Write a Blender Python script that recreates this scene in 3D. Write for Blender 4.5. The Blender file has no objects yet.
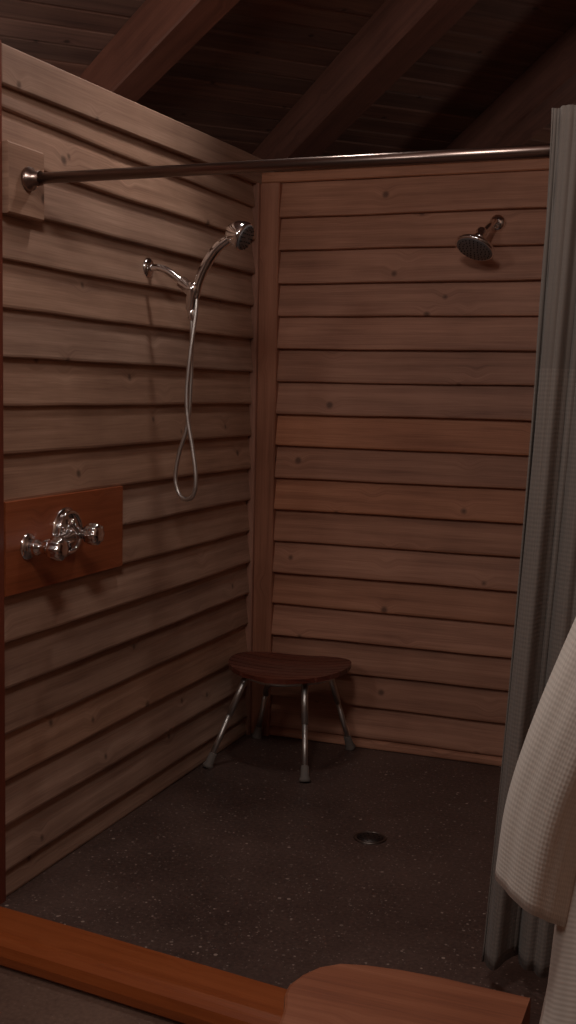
import bpy, math, random
from mathutils import Vector, Matrix
random.seed(7)
D=bpy.data; S=bpy.context.scene
# ---------------------------------------------------------------- helpers
def link(o,parent=None):
    S.collection.objects.link(o)
    if parent: o.parent=parent
    return o
def empty(name,loc=(0,0,0)):
    o=D.objects.new(name,None); o.empty_display_size=.1; link(o); o.location=loc; return o
def mesh(name,vs,fs,mat=None,parent=None,smooth=False,uvs=None,bv=None,bevel=0,sub=0):
    m=D.meshes.new(name); m.from_pydata([tuple(v) for v in vs],[],fs); m.update()
    if uvs:
        l=m.uv_layers.new(name="UVMap")
        for i,uv in enumerate(uvs): l.data[i].uv=uv
    if bv:
        a=m.attributes.new("bv",'FLOAT','CORNER')
        for i,x in enumerate(bv): a.data[i].value=x
    if smooth:
        for p in m.polygons: p.use_smooth=True
    if mat: m.materials.append(mat)
    o=D.objects.new(name,m); link(o,parent)
    if parent: o.matrix_parent_inverse=Matrix.Translation(-parent.location)
    return o
class Boards:
    def __init__(s): s.v=[];s.f=[];s.uv=[];s.bv=[]
    def prism(s,prof,l0,l1,M,nseg=1,jit=0.0,bv=None):
        if bv is None: bv=random.random()
        ru=random.uniform(0,50); rv=random.uniform(0,50); n=len(prof); base=len(s.v)
        per=[0]
        for i in range(n):
            a=prof[i];b=prof[(i+1)%n]; per.append(per[-1]+math.hypot(a[0]-b[0],a[1]-b[1]))
        ph=[random.uniform(0,6.28) for _ in range(3)]
        for k in range(nseg+1):
            l=l0+(l1-l0)*k/nseg
            w=jit*(math.sin(l*3.1+ph[0])+.7*math.sin(l*7.7+ph[1])+.4*math.sin(l*17+ph[2]))
            for (p,q) in prof: s.v.append(M(l,p+.3*w*(1 if p>0 else 0),q+w))
        for k in range(nseg):
            a=l0+(l1-l0)*k/nseg; b=l0+(l1-l0)*(k+1)/nseg
            for i in range(n):
                j=(i+1)%n
                s.f.append((base+k*n+i,base+k*n+j,base+(k+1)*n+j,base+(k+1)*n+i))
                s.uv+=[(a+ru,per[i]+rv),(a+ru,per[i+1]+rv),(b+ru,per[i+1]+rv),(b+ru,per[i]+rv)]
                s.bv+=[bv]*4
        s.f.append(tuple(base+i for i in range(n))[::-1]); s.uv+=[(prof[i][0]+ru,prof[i][1]+rv) for i in range(n)][::-1]; s.bv+=[bv]*n
        s.f.append(tuple(base+nseg*n+i for i in range(n))); s.uv+=[(prof[i][0]+ru,prof[i][1]+rv) for i in range(n)]; s.bv+=[bv]*n
    def box(s,l0,l1,p0,p1,q0,q1,M,c=.004,**k):
        s.prism([(p0+c,q0),(p1-c,q0),(p1,q0+c),(p1,q1-c),(p1-c,q1),(p0+c,q1),(p0,q1-c),(p0,q0+c)],l0,l1,M,**k)
    def obj(s,name,mat,parent=None):
        o=mesh(name,s.v,s.f,mat,parent,uvs=s.uv,bv=s.bv)
        import bmesh
        bm=bmesh.new(); bm.from_mesh(o.data); bmesh.ops.recalc_face_normals(bm,faces=bm.faces); bm.to_mesh(o.data); bm.free()
        return o
def frame(d):
    d=Vector(d).normalized(); a=Vector((0,0,1)) if abs(d.z)<.9 else Vector((1,0,0))
    x=d.cross(a).normalized(); y=d.cross(x).normalized(); return x,y,d
def lathe(name,prof,org,axis,mat,parent=None,n=32,smooth=True):
    """prof = [(r,h)] along axis"""
    x,y,d=frame(axis); org=Vector(org); vs=[];fs=[]
    for r,h in prof:
        for i in range(n):
            t=2*math.pi*i/n; vs.append(org+d*h+x*(r*math.cos(t))+y*(r*math.sin(t)))
    for k in range(len(prof)-1):
        for i in range(n):
            j=(i+1)%n; fs.append((k*n+i,k*n+j,(k+1)*n+j,(k+1)*n+i))
    fs.append(tuple(range(n))[::-1]); fs.append(tuple(range((len(prof)-1)*n,len(prof)*n)))
    o=mesh(name,vs,fs,mat,parent)
    for p in o.data.polygons: p.use_smooth=smooth and len(p.vertices)==4
    return o
def catmull(P,n=8):
    P=[Vector(p) for p in P]; P=[P[0]*2-P[1]]+P+[P[-1]*2-P[-2]]; out=[]
    for i in range(1,len(P)-2):
        for k in range(n):
            t=k/n; a,b,c,d=P[i-1:i+3]
            out.append(.5*((2*b)+(c-a)*t+(2*a-5*b+4*c-d)*t*t+(3*b-a-3*c+d)*t**3))
    out.append(P[-2]); return out
def tube(name,P,r,mat,parent=None,n=12,rib=0):
    P=[Vector(p) for p in P]; vs=[];fs=[]; x=None
    R=r if callable(r) else (lambda t:r)
    if rib:
        Q=[]
        for i in range(len(P)-1):
            L=(P[i+1]-P[i]).length; m=max(1,int(L/(rib/2)))
            for k in range(m): Q.append(P[i].lerp(P[i+1],k/m))
        Q.append(P[-1]); P=Q
    for i,p in enumerate(P):
        d=(P[min(i+1,len(P)-1)]-P[max(i-1,0)]).normalized()
        if x is None: x,y,_=frame(d)
        x=(x-d*x.dot(d)).normalized(); y=d.cross(x)
        rr=R(i/(len(P)-1))*(1 if not rib or i%2 else .82)
        for k in range(n):
            t=2*math.pi*k/n; vs.append(p+x*rr*math.cos(t)+y*rr*math.sin(t))
    for i in range(len(P)-1):
        for k in range(n):
            j=(k+1)%n; fs.append((i*n+k,i*n+j,(i+1)*n+j,(i+1)*n+k))
    fs.append(tuple(range(n))[::-1]); fs.append(tuple(range((len(P)-1)*n,len(P)*n)))
    return mesh(name,vs,fs,mat,parent,smooth=True)
# ---------------------------------------------------------------- materials
def newmat(name):
    m=D.materials.new(name); m.use_nodes=True; nt=m.node_tree; b=nt.nodes['Principled BSDF']; return m,nt,b
def N(nt,t,**k):
    n=nt.nodes.new(t)
    for a,v in k.items(): setattr(n,a,v)
    return n
def L(nt,a,b): nt.links.new(a,b)
def srgb(r,g,b):
    f=lambda c:((c/255+.055)/1.055)**2.4 if c/255>.04045 else c/255/12.92
    return (f(r),f(g),f(b),1)
def mathn(nt,op,a,b=None,clamp=False):
    n=N(nt,'ShaderNodeMath',operation=op,use_clamp=clamp)
    for i,v in enumerate((a,b)):
        if v is None: continue
        if isinstance(v,(int,float)): n.inputs[i].default_value=v
        else: L(nt,v,n.inputs[i])
    return n.outputs[0]
def wood(name,dark,mid,light,rough=.6,knots=True,var=.35,grainscale=1.0,coat=0,bump=.2):
    m,nt,b=newmat(name)
    uv=N(nt,'ShaderNodeUVMap',uv_map="UVMap")
    at=N(nt,'ShaderNodeAttribute',attribute_name="bv")
    sep=N(nt,'ShaderNodeSeparateXYZ'); L(nt,uv.outputs[0],sep.inputs[0])
    vor=N(nt,'ShaderNodeTexVoronoi',voronoi_dimensions='2D'); vor.inputs['Scale'].default_value=3.4
    L(nt,uv.outputs[0],vor.inputs['Vector'])
    dist=vor.outputs['Distance']
    sw=N(nt,'ShaderNodeMapRange'); sw.inputs[1].default_value=0; sw.inputs[2].default_value=.2; sw.inputs[3].default_value=.02; sw.inputs[4].default_value=0
    sw.interpolation_type='SMOOTHSTEP'; L(nt,dist,sw.inputs[0])
    v2=mathn(nt,'ADD',sep.outputs[1],sw.outputs[0])
    c=N(nt,'ShaderNodeCombineXYZ'); L(nt,mathn(nt,'MULTIPLY',sep.outputs[0],1.3*grainscale),c.inputs[0]); L(nt,mathn(nt,'MULTIPLY',v2,34*grainscale),c.inputs[1])
    L(nt,mathn(nt,'MULTIPLY',at.outputs['Fac'],9),c.inputs[2])
    n1=N(nt,'ShaderNodeTexNoise'); n1.inputs['Scale'].default_value=1.0; n1.inputs['Detail'].default_value=4; n1.inputs['Distortion'].default_value=.4; L(nt,c.outputs[0],n1.inputs['Vector'])
    c2=N(nt,'ShaderNodeCombineXYZ'); L(nt,mathn(nt,'MULTIPLY',sep.outputs[0],6),c2.inputs[0]); L(nt,mathn(nt,'MULTIPLY',v2,230),c2.inputs[1])
    n2=N(nt,'ShaderNodeTexNoise'); n2.inputs['Scale'].default_value=1.0; n2.inputs['Detail'].default_value=2; L(nt,c2.outputs[0],n2.inputs['Vector'])
    n3=N(nt,'ShaderNodeTexNoise'); n3.inputs['Scale'].default_value=3.0; n3.inputs['Detail'].default_value=4; L(nt,uv.outputs[0],n3.inputs['Vector'])
    g=mathn(nt,'ADD',mathn(nt,'MULTIPLY',n1.outputs[0],.45),mathn(nt,'ADD',mathn(nt,'MULTIPLY',n2.outputs[0],.24),mathn(nt,'MULTIPLY',n3.outputs[0],.31)))
    r=N(nt,'ShaderNodeValToRGB'); e=r.color_ramp.elements
    e[0].position=.34;e[0].color=dark;e[1].position=.67;e[1].color=light; x=e.new(.5);x.color=mid
    L(nt,g,r.inputs[0]); col=r.outputs[0]
    hs=N(nt,'ShaderNodeHueSaturation'); L(nt,col,hs.inputs['Color'])
    L(nt,mathn(nt,'ADD',mathn(nt,'MULTIPLY',at.outputs['Fac'],var),1-var/2),hs.inputs['Value'])
    fr=mathn(nt,'FRACT',mathn(nt,'MULTIPLY',at.outputs['Fac'],7.31))
    L(nt,mathn(nt,'ADD',mathn(nt,'MULTIPLY',fr,.16),.92),hs.inputs['Saturation'])
    col=hs.outputs[0]
    if knots:
        nk=N(nt,'ShaderNodeTexNoise'); nk.inputs['Scale'].default_value=30; L(nt,uv.outputs[0],nk.inputs['Vector'])
        cs=N(nt,'ShaderNodeSeparateColor'); L(nt,vor.outputs['Color'],cs.inputs[0])
        kd=mathn(nt,'ADD',mathn(nt,'ADD',dist,mathn(nt,'MULTIPLY',nk.outputs[0],.025)),mathn(nt,'MULTIPLY',cs.outputs[1],-.020))
        k1=N(nt,'ShaderNodeMapRange'); k1.inputs[1].default_value=.018;k1.inputs[2].default_value=.056;k1.inputs[3].default_value=.75;k1.inputs[4].default_value=0; L(nt,kd,k1.inputs[0])
        gate=mathn(nt,'GREATER_THAN',cs.outputs[0],.3)
        mx=N(nt,'ShaderNodeMix',data_type='RGBA'); L(nt,mathn(nt,'MULTIPLY',k1.outputs[0],gate),mx.inputs[0]); L(nt,col,mx.inputs[6])
        mx.inputs[7].default_value=tuple(v*.28 for v in dark[:3])+(1,)
        col=mx.outputs[2]
    L(nt,col,b.inputs['Base Color']); b.inputs['Roughness'].default_value=rough
    b.inputs['Coat Weight'].default_value=coat; b.inputs['Coat Roughness'].default_value=.25
    bp=N(nt,'ShaderNodeBump'); bp.inputs['Strength'].default_value=bump; bp.inputs['Distance'].default_value=.003
    L(nt,g,bp.inputs['Height']); L(nt,bp.outputs[0],b.inputs['Normal'])
    return m
def simple(name,col,rough=.5,metal=0,bump=0,bscale=80,mott=0):
    m,nt,b=newmat(name); b.inputs['Base Color'].default_value=col; b.inputs['Roughness'].default_value=rough; b.inputs['Metallic'].default_value=metal
    tc=N(nt,'ShaderNodeTexCoord'); n=N(nt,'ShaderNodeTexNoise'); n.inputs['Scale'].default_value=bscale; n.inputs['Detail'].default_value=4
    L(nt,tc.outputs['Object'],n.inputs['Vector'])
    if bump:
        bp=N(nt,'ShaderNodeBump'); bp.inputs['Strength'].default_value=bump; bp.inputs['Distance'].default_value=.003; L(nt,n.outputs[0],bp.inputs['Height']); L(nt,bp.outputs[0],b.inputs['Normal'])
    if mott:
        mx=N(nt,'ShaderNodeMix',data_type='RGBA'); L(nt,n.outputs[0],mx.inputs[0])
        mx.inputs[6].default_value=tuple(v*(1-mott) for v in col[:3])+(1,); mx.inputs[7].default_value=tuple(min(1,v*(1+mott)) for v in col[:3])+(1,)
        L(nt,mx.outputs[2],b.inputs['Base Color'])
    return m
M_left =wood("cedar_left",srgb(136,103,86),srgb(168,133,112),srgb(194,158,136),rough=.62,var=.24)
M_back =wood("cedar_back",srgb(140,90,66),srgb(174,119,91),srgb(198,141,111),rough=.6,var=.22)
M_trim =wood("cedar_trim",srgb(134,90,70),srgb(164,114,92),srgb(186,134,110),rough=.6,var=.15)
M_ceil =wood("pine_ceiling",srgb(96,70,62),srgb(128,94,82),srgb(148,112,96),rough=.7,var=.5)
M_beam =wood("beam_wood",srgb(96,60,50),srgb(122,78,64),srgb(138,90,74),rough=.6,knots=False,var=.2)
M_curb =wood("curb_redwood",srgb(142,76,48),srgb(166,94,60),srgb(182,108,72),rough=.38,knots=False,var=.1,coat=.3)
M_plate=wood("valve_plate_redwood",srgb(126,66,40),srgb(160,88,56),srgb(178,106,72),rough=.42,knots=False,var=.1,coat=.2,grainscale=1.4)
M_jamb =wood("jamb_redwood",srgb(96,46,32),srgb(120,60,42),srgb(138,70,50),rough=.45,knots=False,var=.1)
M_bench=wood("bench_wood",srgb(122,70,50),srgb(154,95,68),srgb(174,115,86),rough=.5,knots=False,var=.1,grainscale=.8)
M_seat =wood("seat_teak",srgb(66,32,26),srgb(100,54,44),srgb(128,76,62),rough=.35,knots=False,var=.3,coat=.3)
M_chrome=simple("chrome",(.85,.85,.86,1),.12,1)
M_alu=simple("brushed_aluminium",(.70,.67,.64,1),.42,1,.15,200)
M_rod=simple("rod_bronze_steel",(.34,.26,.23,1),.28,1)
M_rubber=simple("grey_rubber",srgb(120,112,106),.8)
M_dark=simple("dark_metal",(.03,.028,.027,1),.5,.6)
M_nozzle=simple("nozzle_grey",srgb(130,130,132),.4,.5)
M_plaster=simple("dim_plaster",srgb(96,74,64),.9,0,.3,30,.1)
def terrazzo(name,base,base2,chip,rough=.45,dens=.86):
    m,nt,b=newmat(name); tc=N(nt,'ShaderNodeTexCoord')
    n=N(nt,'ShaderNodeTexNoise'); n.inputs['Scale'].default_value=2.3; n.inputs['Detail'].default_value=6; n.inputs['Roughness'].default_value=.65; L(nt,tc.outputs['Object'],n.inputs['Vector'])
    nf=N(nt,'ShaderNodeTexNoise'); nf.inputs['Scale'].default_value=90; nf.inputs['Detail'].default_value=3; L(nt,tc.outputs['Object'],nf.inputs['Vector'])
    r=N(nt,'ShaderNodeValToRGB'); r.color_ramp.elements[0].position=.38; r.color_ramp.elements[0].color=base; r.color_ramp.elements[1].position=.62; r.color_ramp.elements[1].color=base2
    L(nt,mathn(nt,'ADD',mathn(nt,'MULTIPLY',n.outputs[0],.6),mathn(nt,'MULTIPLY',nf.outputs[0],.4)),r.inputs[0]); col=r.outputs[0]
    for sc,th,dd,st in ((75,dens,.26,.75),(38,dens+.06,.2,.85),(140,dens-.06,.3,.5)):
        v=N(nt,'ShaderNodeTexVoronoi'); v.inputs['Scale'].default_value=sc; L(nt,tc.outputs['Object'],v.inputs['Vector'])
        s=N(nt,'ShaderNodeSeparateColor'); L(nt,v.outputs['Color'],s.inputs[0])
        f=mathn(nt,'MULTIPLY',mathn(nt,'GREATER_THAN',s.outputs[0],th),mathn(nt,'LESS_THAN',v.outputs['Distance'],dd))
        mx=N(nt,'ShaderNodeMix',data_type='RGBA'); L(nt,mathn(nt,'MULTIPLY',f,mathn(nt,'MULTIPLY',s.outputs[1],st)),mx.inputs[0]); L(nt,col,mx.inputs[6]); mx.inputs[7].default_value=chip; col=mx.outputs[2]
    L(nt,col,b.inputs['Base Color'])
    L(nt,mathn(nt,'ADD',mathn(nt,'MULTIPLY',n.outputs[0],.3),rough-.15),b.inputs['Roughness'])
    bp=N(nt,'ShaderNodeBump'); bp.inputs['Strength'].default_value=.35; bp.inputs['Distance'].default_value=.003; L(nt,nf.outputs[0],bp.inputs['Height']); L(nt,bp.outputs[0],b.inputs['Normal'])
    return m
M_floor=terrazzo("speckled_stone",srgb(68,53,49),srgb(100,80,73),srgb(195,176,164),rough=.42)
M_floor2=terrazzo("outer_floor_stone",srgb(98,75,64),srgb(128,102,88),srgb(150,130,118),.6,.93)
def cloth(name,c1,c2,band=None,scale=260,bump=.2,con=.2):
    m,nt,b=newmat(name); uv=N(nt,'ShaderNodeUVMap',uv_map="UVMap"); sep=N(nt,'ShaderNodeSeparateXYZ'); L(nt,uv.outputs[0],sep.inputs[0])
    a=mathn(nt,'SINE',mathn(nt,'MULTIPLY',sep.outputs[0],scale)); c=mathn(nt,'SINE',mathn(nt,'MULTIPLY',sep.outputs[1],scale))
    w=mathn(nt,'MULTIPLY',mathn(nt,'ADD',a,c),.5)
    amt=w
    if band is not None:
        lower=mathn(nt,'LESS_THAN',sep.outputs[1],band); amt=mathn(nt,'MULTIPLY',w,mathn(nt,'ADD',mathn(nt,'MULTIPLY',lower,.8),.2))
    fac=mathn(nt,'ADD',mathn(nt,'MULTIPLY',amt,con),.5,True)
    mx=N(nt,'ShaderNodeMix',data_type='RGBA'); L(nt,fac,mx.inputs[0]); mx.inputs[6].default_value=c1; mx.inputs[7].default_value=c2
    col=mx.outputs[2]
    if band is not None:
        m2=N(nt,'ShaderNodeMix',data_type='RGBA',blend_type='MULTIPLY'); L(nt,mathn(nt,'SUBTRACT',1.0,lower),m2.inputs[0]); L(nt,col,m2.inputs[6]); m2.inputs[7].default_value=(.86,.86,.86,1); col=m2.outputs[2]
    L(nt,col,b.inputs['Base Color']); b.inputs['Roughness'].default_value=.9; b.inputs['Sheen Weight'].default_value=.1
    bp=N(nt,'ShaderNodeBump'); bp.inputs['Strength'].default_value=bump; bp.inputs['Distance'].default_value=.001; L(nt,amt,bp.inputs['Height']); L(nt,bp.outputs[0],b.inputs['Normal'])
    return m
M_curtain=cloth("curtain_waffle",srgb(120,111,105),srgb(142,132,124),band=1.46,scale=600,bump=.2,con=.35)
M_robe=cloth("robe_waffle",srgb(206,196,186),srgb(232,222,212),scale=900,bump=.2,con=.3)
# ---------------------------------------------------------------- room shell
X=lambda l,p,q:(l,-p,q)        # back wall: along x, outwards -y
Y=lambda l,p,q:(p,l,q)         # left wall: along y, outwards +x
def lap(B,z0,z1,l0,l1,M,d=.0235,t=.005,nseg=24):
    d+=random.uniform(-.004,.003)
    B.prism([(0,z0),(d-.006,z0),(d-.001,z0+.003),(d,z0+.009),(d-.002,z0+.022),(t,z1+.004),(0,z1+.004)],l0,l1,M,nseg=nseg,jit=.0012)
PITCH=.127
# left
B=Boards(); B.box(-1.74,.0,-.11,0,0,2.2,Y,bv=.3)
zs=[0.0]+[.074+PITCH*k for k in range(0,17)]+[2.205]
for a,b in zip(zs[:-1],zs[1:]): lap(B,a,b,-1.74,-.002,Y)
B.box(-1.74,.11,-.115,.030,2.2,2.30,lambda l,p,q:(p,l,q+(.022*l if l<0 else 0)),nseg=6)
B.obj("wall_left",M_left)
# back
B=Boards(); B.box(-.11,2.25,-.11,0,0,2.2,X,bv=.3)
zs=[0.0]+[.038+PITCH*k for k in range(0,17)]+[2.2]
for a,b in zip(zs[:-1],zs[1:]): lap(B,a,b,.03,2.25,X,d=.0295,nseg=30)
B.box(.0,2.25,-.115,.02,2.205,2.245,X)
B.obj("wall_back",M_back)
V=lambda l,p,q:(q,-p,l)
B=Boards(); B.box(0,2.2,.0,.040,.032,.112,V,nseg=10,jit=.0006,bv=.8)
B.box(0,2.2,.0,.058,.004,.034,V,nseg=10,jit=.0006)
B.obj("trim_1",M_trim)
B=Boards(); B.box(0,2.265,1.742,1.90,-.13,.032,V); B.obj("trim_2",M_jamb)
def slab(name,x0,x1,y0,y1,z0,z1,mat):
    B=Boards(); B.box(x0,x1,-y1,-y0,z0,z1,X,c=.001,bv=.3); return B.obj(name,mat)
slab("wall_far",-2.6,2.4,2.3,2.4,-.02,4,M_plaster)
slab("wall_side",-2.6,-2.5,-5.9,2.4,-.02,4,M_plaster)
slab("wall_front",-2.6,2.4,-6.0,-5.9,-.02,4.6,M_plaster)
B=Boards(); B.box(-5.9,2.3,2.28,2.4,0,4.6,Y,bv=.3)
for k in range(0,30): lap(B,k*PITCH,(k+1)*PITCH,-5.9,2.3,lambda l,p,q:(2.28-p,l,q),nseg=8)
B.obj("wall_right",M_left)
slab("floor",-2.6,2.4,-6.0,2.4,-.06,-.012,M_floor2)
slab("shower_pan_floor",0,2.27,-1.9,0,-.012,0.0,M_floor)
prof=[(0,-.012),(.145,-.012),(.158,.0),(.16,.022),(.152,.044),(.138,.056),(.12,.06),(.012,.06),(0,.052)]
B=Boards(); B.prism(prof,-.12,2.27,lambda l,p,q:(l,-1.862-.115*l-p*(1+.0*l),q),nseg=20,jit=.0008); B.obj("shower_curb",M_curb)
# ceiling: planks + rafters on a sloping plane
def zc(x,y): return 2.76+.2*(.75*x-.66*y)
q=Vector((.73,-.683)); pdir=Vector((.683,.73))
B=Boards()
for k in range(-30,52):
    c=k*.135
    def MC(l,p,qq,c=c):
        x=q.x*(c+qq)+pdir.x*l; y=q.y*(c+qq)+pdir.y*l; return (x,y,zc(x,y)+p)
    B.box(-6,5.5,0,.03,.003,.132,MC,c=.007)
B.obj("ceiling",M_ceil)
def beam(name,a,b,ext0,ext1,w=.15,h=.2):
    a=Vector(a);b=Vector(b);d=(b-a).normalized(); n=Vector((-d.y,d.x)); Ln=(b-a).length
    B=Boards()
    def MB(l,p,qq):
        x=a.x+d.x*l+n.x*p; y=a.y+d.y*l+n.y*p; return (x,y,zc(x,y)+qq)
    B.box(-ext0,Ln+ext1,-w/2,w/2,-h,.001,MB,c=.006,nseg=4); B.obj(name,M_beam)
beam("ceiling_rafter",(-.152,.806),(.753,-.184),1.6,3)
beam("ceiling_rafter",(-.60,-.12),(.03,-.60),1.6,2.5,w=.13)
beam("ceiling_rafter",(.722,1.17),(1.129,.629),1.0,2.5)
# ---------------------------------------------------------------- shower curtain rod
rod=empty("shower_curtain_rod",(0,-1.655,1.938))
tube("rail",[(.05,-1.655,1.938),(2.27,-1.655,1.938)],.0145,M_rod,rod,n=20)
lathe("flange_left",[(.03,0),(.032,.004),(.03,.012),(.019,.02),(.019,.04)],(.048,-1.655,1.938),(1,0,0),M_rod,rod)
lathe("flange_right",[(.03,0),(.032,.004),(.03,.012),(.019,.02),(.019,.04)],(2.255,-1.655,1.938),(-1,0,0),M_rod,rod)
B=Boards(); B.box(-1.738,-1.575,0,.046,1.84,2.02,Y,bv=.9); B.obj("bracket_block",M_left)
# ---------------------------------------------------------------- curtain
def curtain():
    ce=empty("shower_curtain",(1.75,-1.70,1.0))
    nu,nv=320,60; vs=[];fs=[];uvs=[]
    P=[]
    for j in range(nv+1):
        v=j/nv; z=2.02-(2.02-.07)*v
        for i in range(nu+1):
            u=i/nu
            x0=1.403-.085*v**1.5; x=x0+u*(2.1-x0)
            amp=(.014+.028*v)*(.65+.35*math.sin(u*17+1))
            ph=u*2*math.pi*(9.5+.8*v)+.7*math.sin(2.5*v)+.9*math.sin(u*23)
            y=-1.696+.010*v+amp*math.sin(ph)+.006*(.4+v)*math.sin(2.7*ph+1+3*v)+.003*math.sin(5*ph+4*v)
            x+=.007*math.cos(ph*1.0)*(.4+.6*v)
            zz=z-(.012*math.sin(ph*.5+1))*v**6
            vs.append((x,y,zz)); P.append((u*1.9,zz))
    for j in range(nv):
        for i in range(nu):
            a=j*(nu+1)+i; f=(a,a+1,a+nu+2,a+nu+1); fs.append(f); uvs+=[P[k] for k in f]
    o=mesh("cloth",vs,fs,M_curtain,ce,smooth=True,uvs=uvs)
    s=o.modifiers.new("t",'SOLIDIFY'); s.thickness=.003
    for k in range(7):
        x=1.45+k*.1
        tube("hook_ring_%d"%k,[(x,-1.660+.024*math.cos(t*math.pi/12),1.938+.024*math.sin(t*math.pi/12)) for t in range(25)],.0025,M_alu,ce,n=8)
curtain()
# ---------------------------------------------------------------- hand shower (plane y=-.93)
HY=-.93
def hp(px,py,dy=0): return (.169+.0034*(px-190),HY+dy,1.713-.00315*(py-290))
hs=empty("hand_shower",(0.03,HY,1.78))
lathe("wall_flange",[(.033,0),(.034,.004),(.028,.012),(.014,.018)],(.014,HY,1.784),(1,0,-.1),M_chrome,hs)
tube("arm",catmull([(.014,HY,1.784),(.07,HY,1.782),(.12,HY,1.752),(.16,HY,1.722)]),.0115,M_chrome,hs,n=16)
lathe("swivel_nut",[(.014,-.02),(.019,-.016),(.019,.012),(.022,.016),(.022,.034),(.015,.04)],(.15,HY,1.73),(.75,0,-.55),M_chrome,hs,n=12)
lathe("holder_body",[(.012,-.05),(.018,-.045),(.019,.0),(.024,.01),(.024,.035),(.018,.04)],(.178,HY,1.695),(.1,0,1),M_chrome,hs)
lathe("hose_nut",[(.010,-.035),(.013,-.03),(.015,.0),(.012,.004)],(.176,HY,1.652),(0,0,1),M_chrome,hs,n=8)
hpts=[hp(196,298),hp(199,282),hp(206,266),hp(216,251),hp(227,242),hp(236,238)]
tube("handle",catmull(hpts),lambda t:.0125+.004*math.sin(t*3.14),M_chrome,hs,n=16)
hc=Vector(hp(240,237)); ax=Vector((.86,-.05,-.40)).normalized()
lathe("spray_head",[(.012,-.046),(.024,-.038),(.038,-.020),(.045,.0),(.047,.016),(.043,.022)],hc,ax,M_chrome,hs)
lathe("spray_face",[(.042,.021),(.040,.025),(.02,.026)],hc,ax,M_nozzle,hs)
fx,fy,fd=frame(ax)
for rr,nn in ((.014,6),(.026,12),(.036,16)):
    for k in range(nn):
        t=2*math.pi*k/nn; c=hc+fd*.025+fx*rr*math.cos(t)+fy*rr*math.sin(t)
        lathe("nozzle",[(.0022,0),(.0016,.004)],c,ax,M_dark,hs,n=6)
hose=[hp(192,306,.0),hp(192,340,.004),hp(191,385,.006),hp(188,425,.01),hp(179,455,.012),hp(175,480,.012),hp(179,497,.01),hp(188,503,.0),hp(198,497,-.01),hp(200,478,-.012),hp(196,450,-.01),hp(191,420,-.012),hp(190,390,-.014),hp(194,350,-.016),hp(197,315,-.006),hp(197,298,0)]
tube("hose",catmull(hose,10),.0078,M_alu,hs,n=10,rib=.006)
# ---------------------------------------------------------------- fixed shower head on back wall
fs_=empty("shower_head",(.965,-.03,2.02))
lathe("wall_flange",[(.03,0),(.03,.004),(.022,.012),(.012,.016)],(.962,-.018,2.022),(0,-1,-.05),M_chrome,fs_)
tube("arm",catmull([(.962,-.012,2.022),(.958,-.05,2.024),(.950,-.09,2.005),(.935,-.125,1.975)]),.0115,M_chrome,fs_,n=14)
sc=Vector((.918,-.165,1.925)); sa=Vector((-.22,-.46,-.86)).normalized()
lathe("ball_joint",[(.010,-.075),(.017,-.07),(.021,-.058),(.017,-.045),(.022,-.04),(.024,-.03),(.02,-.024)],sc,sa,M_chrome,fs_)
lathe("rose",[(.02,-.026),(.034,-.018),(.060,-.006),(.072,.004),(.073,.013),(.069,.016)],sc,sa,M_chrome,fs_,n=40)
lathe("rose_face",[(.068,.015),(.064,.018),(.02,.019)],sc,sa,M_nozzle,fs_,n=40)
fx,fy,fd=frame(sa)
for rr,nn in ((.014,6),(.028,12),(.042,18),(.056,24)):
    for k in range(nn):
        t=2*math.pi*k/nn; lathe("nozzle",[(.0022,0),(.0016,.004)],sc+fd*.018+fx*rr*math.cos(t)+fy*rr*math.sin(t),sa,M_dark,fs_,n=6)
# ---------------------------------------------------------------- valve panel
vp=empty("shower_valve_panel",(.03,-1.42,.965))
B=Boards(); B.box(-1.738,-1.112,.0,.032,.838,1.092,Y,c=.002,bv=.5,nseg=4); o=B.obj("redwood_plate",M_plate,vp)
W=.032
# left valve: escutcheon, stem, fluted knob
def valve(y,z,er,tag,lever):
    lathe("escutcheon_"+tag,[(er,0),(er,.003),(er*.8,.009),(er*.45,.014),(er*.42,.02)],(W,y,z),(1,0,0),M_chrome,vp)
    lathe("stem_"+tag,[(.022,0),(.023,.02),(.017,.026),(.017,.05),(.022,.054),(.022,.062)],(W+.014,y,z),(1,0,0),M_chrome,vp)
    kr=.030
    x,yv,zv=Vector((1,0,0)),Vector((0,1,0)),Vector((0,0,1)); vs=[];fs=[]; n=40
    for r,h in ((.55,0),(.92,.006),(1,.014),(1,.036),(.9,.044),(.5,.048)):
        for i in range(n):
            t=2*math.pi*i/n; R_=kr*r*(1+.07*math.cos(8*t)); vs.append((W+.068+h,y+R_*math.cos(t),z+R_*math.sin(t)))
    for k in range(5):
        for i in range(n):
            j=(i+1)%n; fs.append((k*n+i,k*n+j,(k+1)*n+j,(k+1)*n+i))
    fs.append(tuple(range(n))[::-1]); fs.append(tuple(range(5*n,6*n)))
    mesh("knob_"+tag,vs,fs,M_chrome,vp,smooth=True)
    if lever:
        tube("lever",catmull([(W+.05,y,z),(W+.055,y-.035,z+.022),(W+.06,y-.062,z+.038)]),lambda t:.010-.002*t,M_chrome,vp)
        lathe("lever_tip",[(.004,-.010),(.010,-.005),(.012,0),(.010,.006),(.004,.010)],(W+.06,y-.062,z+.038),(0,-.8,.5),M_chrome,vp,n=14)
valve(-1.635,.962,.038,"a",False)
valve(-1.445,.982,.072,"b",True)
ring=[Vector((.048,-1.445+.058*math.cos(t*math.pi/16),.982+.058*math.sin(t*math.pi/16))) for t in range(33)]
tube("dial_ring",ring,.006,M_chrome,vp,n=10)
tube("link_pipe",[(.062,-1.635,.962),(.062,-1.445,.975)],.013,M_chrome,vp,n=14)
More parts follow.
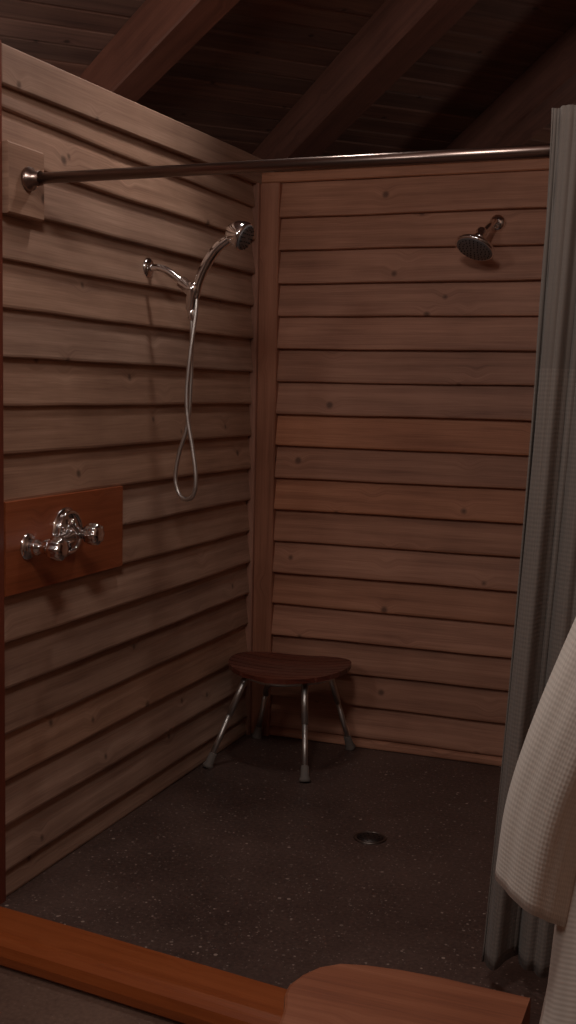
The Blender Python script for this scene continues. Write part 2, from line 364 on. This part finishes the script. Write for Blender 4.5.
# ---------------------------------------------------------------- shower stool
st=empty("shower_stool",(.29,-.275,0))
SC=Vector((.285,-.272,.365)); SR=.232
def dish(x,y):
    r=math.hypot(x,y)/SR; return .014*(abs(x/SR))**2.2-.006*(1-r*r)
ang=math.radians(8)
def srot(x,y): return (SC.x+x*math.cos(ang)-y*math.sin(ang), SC.y+x*math.sin(ang)+y*math.cos(ang))
B=Boards(); ns=9; yb=.185; sw=(yb+SR)/ns
def halfw(yy):
    if yy<=0: return math.sqrt(max(1e-5,SR*SR-min(-yy,SR-.001)**2))
    return SR*max(.05,(1-(yy/(yb+.004))**2.5))**(1/2.5)
for k in range(ns):
    y0=-SR+k*sw+.003; y1=-SR+(k+1)*sw-.003; ru=random.uniform(0,9); bvv=random.random()
    n=24; base=len(B.v)
    for i in range(n+1):
        for yy,top in ((y0,0),(y0,1),((y0+y1)/2,1),(y1,1),(y1,0)):
            w=halfw(yy); x=-w+2*w*i/n
            X0,Y0=srot(x,yy); B.v.append((X0,Y0,SC.z+dish(x,yy)+(0 if top else -.018)))
    for i in range(n):
        for e in range(5):
            a=base+i*5+e; b=base+i*5+(e+1)%5
            B.f.append((a,b,b+5,a+5)); u=i/n*.46+ru; v=k*.05+e*.012
            B.uv+=[(u,v),(u,v+.012),(u+.02,v+.012),(u+.02,v)]; B.bv+=[bvv]*4
    for r0,rev in ((base,True),(base+n*5,False)):
        f=[r0+e for e in range(5)]; B.f.append(tuple(f[::-1] if rev else f)); B.uv+=[(ru,0.0)]*5; B.bv+=[bvv]*5
B.obj("slatted_seat",M_seat,st)
feet=[(.055,-.50),(.44,-.50),(.468,-.06),(.075,-.075)]
tops=[(.165,-.40),(.392,-.395),(.405,-.175),(.175,-.17)]
ringp=catmull([(x,y,.334) for x,y in [tops[0],(.285,-.455),tops[1],(.45,-.28),tops[2],(.285,-.15),tops[3],(.12,-.28),tops[0]]],6)
tube("under_ring",ringp,.010,M_alu,st,n=10)
for i,(f,t) in enumerate(zip(feet,tops)):
    a=Vector((t[0],t[1],.345)); b=Vector((f[0],f[1],.012)); m=a.lerp(b,.45)
    tube("leg_upper_%d"%i,[a,m],.0125,M_alu,st,n=14); tube("leg_lower_%d"%i,[m,b],.0105,M_alu,st,n=14)
    d=(a-b).normalized()
    lathe("rubber_tip_%d"%i,[(.021,-.004),(.021,.006),(.016,.014),(.0145,.05),(.0125,.054)],(f[0],f[1],.005),d,M_rubber,st,n=20)
tube("cross_bar_0",[(tops[0][0],tops[0][1],.334),(tops[2][0],tops[2][1],.334)],.009,M_alu,st)
tube("cross_bar_1",[(tops[1][0],tops[1][1],.334),(tops[3][0],tops[3][1],.334)],.009,M_alu,st)
# ---------------------------------------------------------------- drain
dr=empty("floor_drain",(.811,-.908,0))
lathe("rim",[(.052,0),(.053,.002),(.050,.004),(.044,.0035),(.043,.001)],(.811,-.908,0),(0,0,1),simple("drain_steel",(.22,.19,.17,1),.4,1),dr)
lathe("cover",[(.042,.0),(.042,.003),(.010,.0036)],(.811,-.908,0),(0,0,1),simple("drain_cover",(.10,.085,.08,1),.5,1),dr)
for rr,nn in ((.016,6),(.03,12)):
    for k in range(nn):
        t=2*math.pi*k/nn; lathe("hole",[(.0035,0),(.0035,.0006)],(.811+rr*math.cos(t),-.908+rr*math.sin(t),.0036),(0,0,1),M_dark,dr,n=8)
# ---------------------------------------------------------------- wooden bench (foreground)
bn=empty("wooden_bench",(1.4,-2.73,0))
out=[(1.565,-2.525),(1.50,-2.522),(1.42,-2.518),(1.35,-2.520),(1.29,-2.528),(1.25,-2.540),(1.222,-2.565),(1.205,-2.60),(1.196,-2.64),(1.200,-2.67),(1.215,-2.71),(1.225,-2.76),(1.215,-2.82),(1.205,-2.88),(1.215,-2.93),(1.25,-2.955),(1.35,-2.962),(1.565,-2.96)]
n=len(out); c0=Vector((1.40,-2.74)); vs=[];
for z,s in ((.405,.97),(.412,.995),(.440,1.0),(.448,.99),(.451,.965)):
    for x,y in out: vs.append((c0.x+(x-c0.x)*s if x<1.56 else x,c0.y+(y-c0.y)*s,z))
fs=[];
for k in range(4):
    for i in range(n): j=(i+1)%n; fs.append((k*n+i,k*n+j,(k+1)*n+j,(k+1)*n+i))
fs.append(tuple(range(n))); fs.append(tuple(range(4*n,5*n))[::-1])
uvs=[]
for f in fs:
    for vi in f: uvs.append((vs[vi][0],vs[vi][1]+vs[vi][2]))
o=mesh("slab_top",vs,fs,M_bench,bn,uvs=uvs,bv=[.5]*len(uvs))
def leg(x,y):
    B=Boards(); B.box(-.012,.406,x-.025,x+.025,y-.025,y+.025,lambda l,p,q:(p,q,l)); o=B.obj("leg_%d"%(int(x*100)+int(-y*1000)),M_bench,bn)
for x in (1.27,1.51):
    for y in (-2.60,-2.89): leg(x,y)
# ---------------------------------------------------------------- bathrobe on a wall arm
rb=empty("bathrobe",(1.88,-2.75,1.6))
def loft(name,rings,mat,parent,close=True):
    n=len(rings[0]); vs=[];fs=[];uvs=[]
    for r in rings: vs+=r
    for k in range(len(rings)-1):
        for i in range(n if close else n-1):
            j=(i+1)%n; fs.append((k*n+i,k*n+j,(k+1)*n+j,(k+1)*n+i)); 
            a=i/n*.6;b=(i+1)/n*.6; c=vs[k*n][2]; d=vs[(k+1)*n][2]; uvs+=[(a,c),(b,c),(b,d),(a,d)]
    o=mesh(name,vs,fs,mat,parent,smooth=True,uvs=uvs); s=o.modifiers.new("t",'SOLIDIFY'); s.thickness=.006; return o
CX,CY=1.885,-2.78
rings=[]
for k in range(41):
    v=k/40; z=1.56-v*(1.56-.36)
    if v<.08: w=.09+(.19-.09)*(v/.08)**.6
    else: w=.19+.085*(v-.08)/.92+.02*max(0,v-.8)/.2
    dp=.055+.035*v; r=[]
    for i in range(96):
        t=2*math.pi*i/96
        fold=1+.05*v*math.sin(9*t+1.5*v)+.04*v*math.sin(14*t+2)
        r.append(Vector((CX+w*math.cos(t)*fold,CY+dp*math.sin(t)*fold*(1+.6*v*abs(math.cos(t))),z+.01*math.sin(5*t)*v)))
    rings.append(r)
loft("robe_body",rings,M_robe,rb)
def sleeve(name,path,ws,dps,cut=0):
    P=catmull(path,8); m=len(P); rings=[]
    for k,p in enumerate(P):
        v=k/(m-1); d=(P[min(k+1,m-1)]-P[max(k-1,0)]).normalized(); side=d.cross(Vector((0,1,0))).normalized()
        w=ws[0]+(ws[1]-ws[0])*v; dp=dps[0]+(dps[1]-dps[0])*v; r=[]
        for i in range(64):
            t=2*math.pi*i/64; fold=1+.05*math.sin(5*t+3*v)*v+.02*math.sin(11*t+5*v)
            off=side*(w*math.cos(t)*fold); pt=p+off+Vector((0,1,0))*(dp*math.sin(t)*fold)
            pt.z-=cut*(off.x/w)*v**4
            r.append(pt)
        rings.append(r)
    loft(name,rings,M_robe,parent=rb)
sleeve("sleeve_left",[(1.830,-2.78,1.50),(1.785,-2.80,1.33),(1.708,-2.81,1.13),(1.652,-2.82,.98),(1.617,-2.82,.86),(1.602,-2.82,.745)],(.062,.042),(.05,.038),cut=.02)
sleeve("sleeve_right",[(1.985,-2.78,1.50),(2.03,-2.79,1.30),(2.06,-2.80,1.08),(2.075,-2.80,.88),(2.085,-2.80,.74)],(.062,.062),(.05,.04))
tube("collar",catmull([(1.88,-2.86,1.05),(1.82,-2.86,1.30),(1.81,-2.83,1.50),(1.85,-2.76,1.58),(1.91,-2.76,1.58),(1.95,-2.83,1.50),(1.94,-2.86,1.30),(1.89,-2.87,1.05)]),.02,M_robe,rb)
tube("belt",[Vector((CX+.225*math.cos(t*math.pi/20),CY+.085*math.sin(t*math.pi/20),1.02)) for t in range(41)],.014,M_robe,rb)
wa=empty("coat_hook_arm",(2.26,-2.78,1.64))
tube("arm",[(2.262,-2.78,1.66),(1.88,-2.78,1.66),(1.865,-2.78,1.69)],.010,M_rod,wa)
lathe("wall_plate",[(.035,0),(.035,.006),(.015,.012)],(2.262,-2.78,1.66),(-1,0,0),M_rod,wa)
tube("hanger",catmull([(1.885,-2.78,1.675),(1.885,-2.78,1.60),(1.885,-2.78,1.575)]),.004,M_rod,rb)
tube("hanger_bar",catmull([(1.74,-2.78,1.51),(1.81,-2.78,1.55),(1.885,-2.78,1.575),(1.96,-2.78,1.55),(2.03,-2.78,1.51)]),.009,M_bench,rb)
# ---------------------------------------------------------------- lights: shower ceiling lamp, plus added off-camera fills
def fixture(name,x,y,r,power,col):
    z=zc(x,y)-.005; e=empty(name,(x,y,z))
    lathe("canopy",[(r*1.15,-.0),(r*1.15,-.03),(r*1.05,-.035)],(x,y,z),(0,0,1),M_dark,e)
    l=D.lights.new(name+"_light",'AREA'); l.shape='DISK'; l.size=2*r; l.energy=power; l.color=col
    o=D.objects.new("lamp",l); link(o,e); o.matrix_parent_inverse=Matrix.Translation(-e.location); o.location=(x,y,z-.04)
def fill_light(name,x,y,z,r,power,col):  # added fill point light, never in view; its cord and cap are invented
    e=empty(name,(x,y,z)); zz=zc(x,y)
    tube("fill_cord",[(x,y,zz),(x,y,z+r)],.004,M_dark,e); lathe("fill_cap",[(.03,0),(.05,-.03),(.05,-.04)],(x,y,z+r+.03),(0,0,1),M_dark,e)
    l=D.lights.new(name+"_light",'POINT'); l.shadow_soft_size=r; l.energy=power; l.color=col
    o=D.objects.new("fill_point",l); link(o,e); o.matrix_parent_inverse=Matrix.Translation(-e.location); o.location=(x,y,z)
fixture("shower_ceiling_lamp",.46,-1.0,.13,11.5,(1,.90,.83))
fill_light("added_fill",1.15,-3.3,2.75,.22,40,(1,.92,.86))  # added out of frame as soft ambient for walls and ceiling
fill_light("added_fill",-.2,-4.6,2.6,.22,28,(1,.92,.86))  # second added room fill, also out of frame
fill_light("added_fill",-1.25,-.9,2.0,.12,7,(1,.90,.82))  # added unseen behind the left wall to light the ceiling from below
fill_light("added_fill",1.75,1.2,1.9,.12,4.5,(1,.90,.82))  # added unseen behind the back wall, lifts the ceiling there
w=D.worlds.new("world"); S.world=w; w.use_nodes=True; w.node_tree.nodes['Background'].inputs[0].default_value=(.02,.02,.022,1)
# ---------------------------------------------------------------- camera
f,a,p,r=1158.3,math.radians(21.08),math.radians(5.98),math.radians(1.18)
F=Vector((-math.sin(a)*math.cos(p),math.cos(a)*math.cos(p),-math.sin(p))); R0=Vector((math.cos(a),math.sin(a),0)); U0=R0.cross(F)
R=R0*math.cos(r)+U0*math.sin(r); U=-R0*math.sin(r)+U0*math.cos(r)
cd=D.cameras.new("camera"); cam=D.objects.new("camera",cd); link(cam)
mw=Matrix((R,U,-F)).transposed().to_4x4(); mw.translation=Vector((1.82,-4.305,1.4)); cam.matrix_world=mw
cd.sensor_fit='VERTICAL'; cd.sensor_height=36; cd.lens=f*36/1024; cd.clip_start=.02
S.camera=cam
S.view_settings.view_transform='Standard'; S.view_settings.look='None'
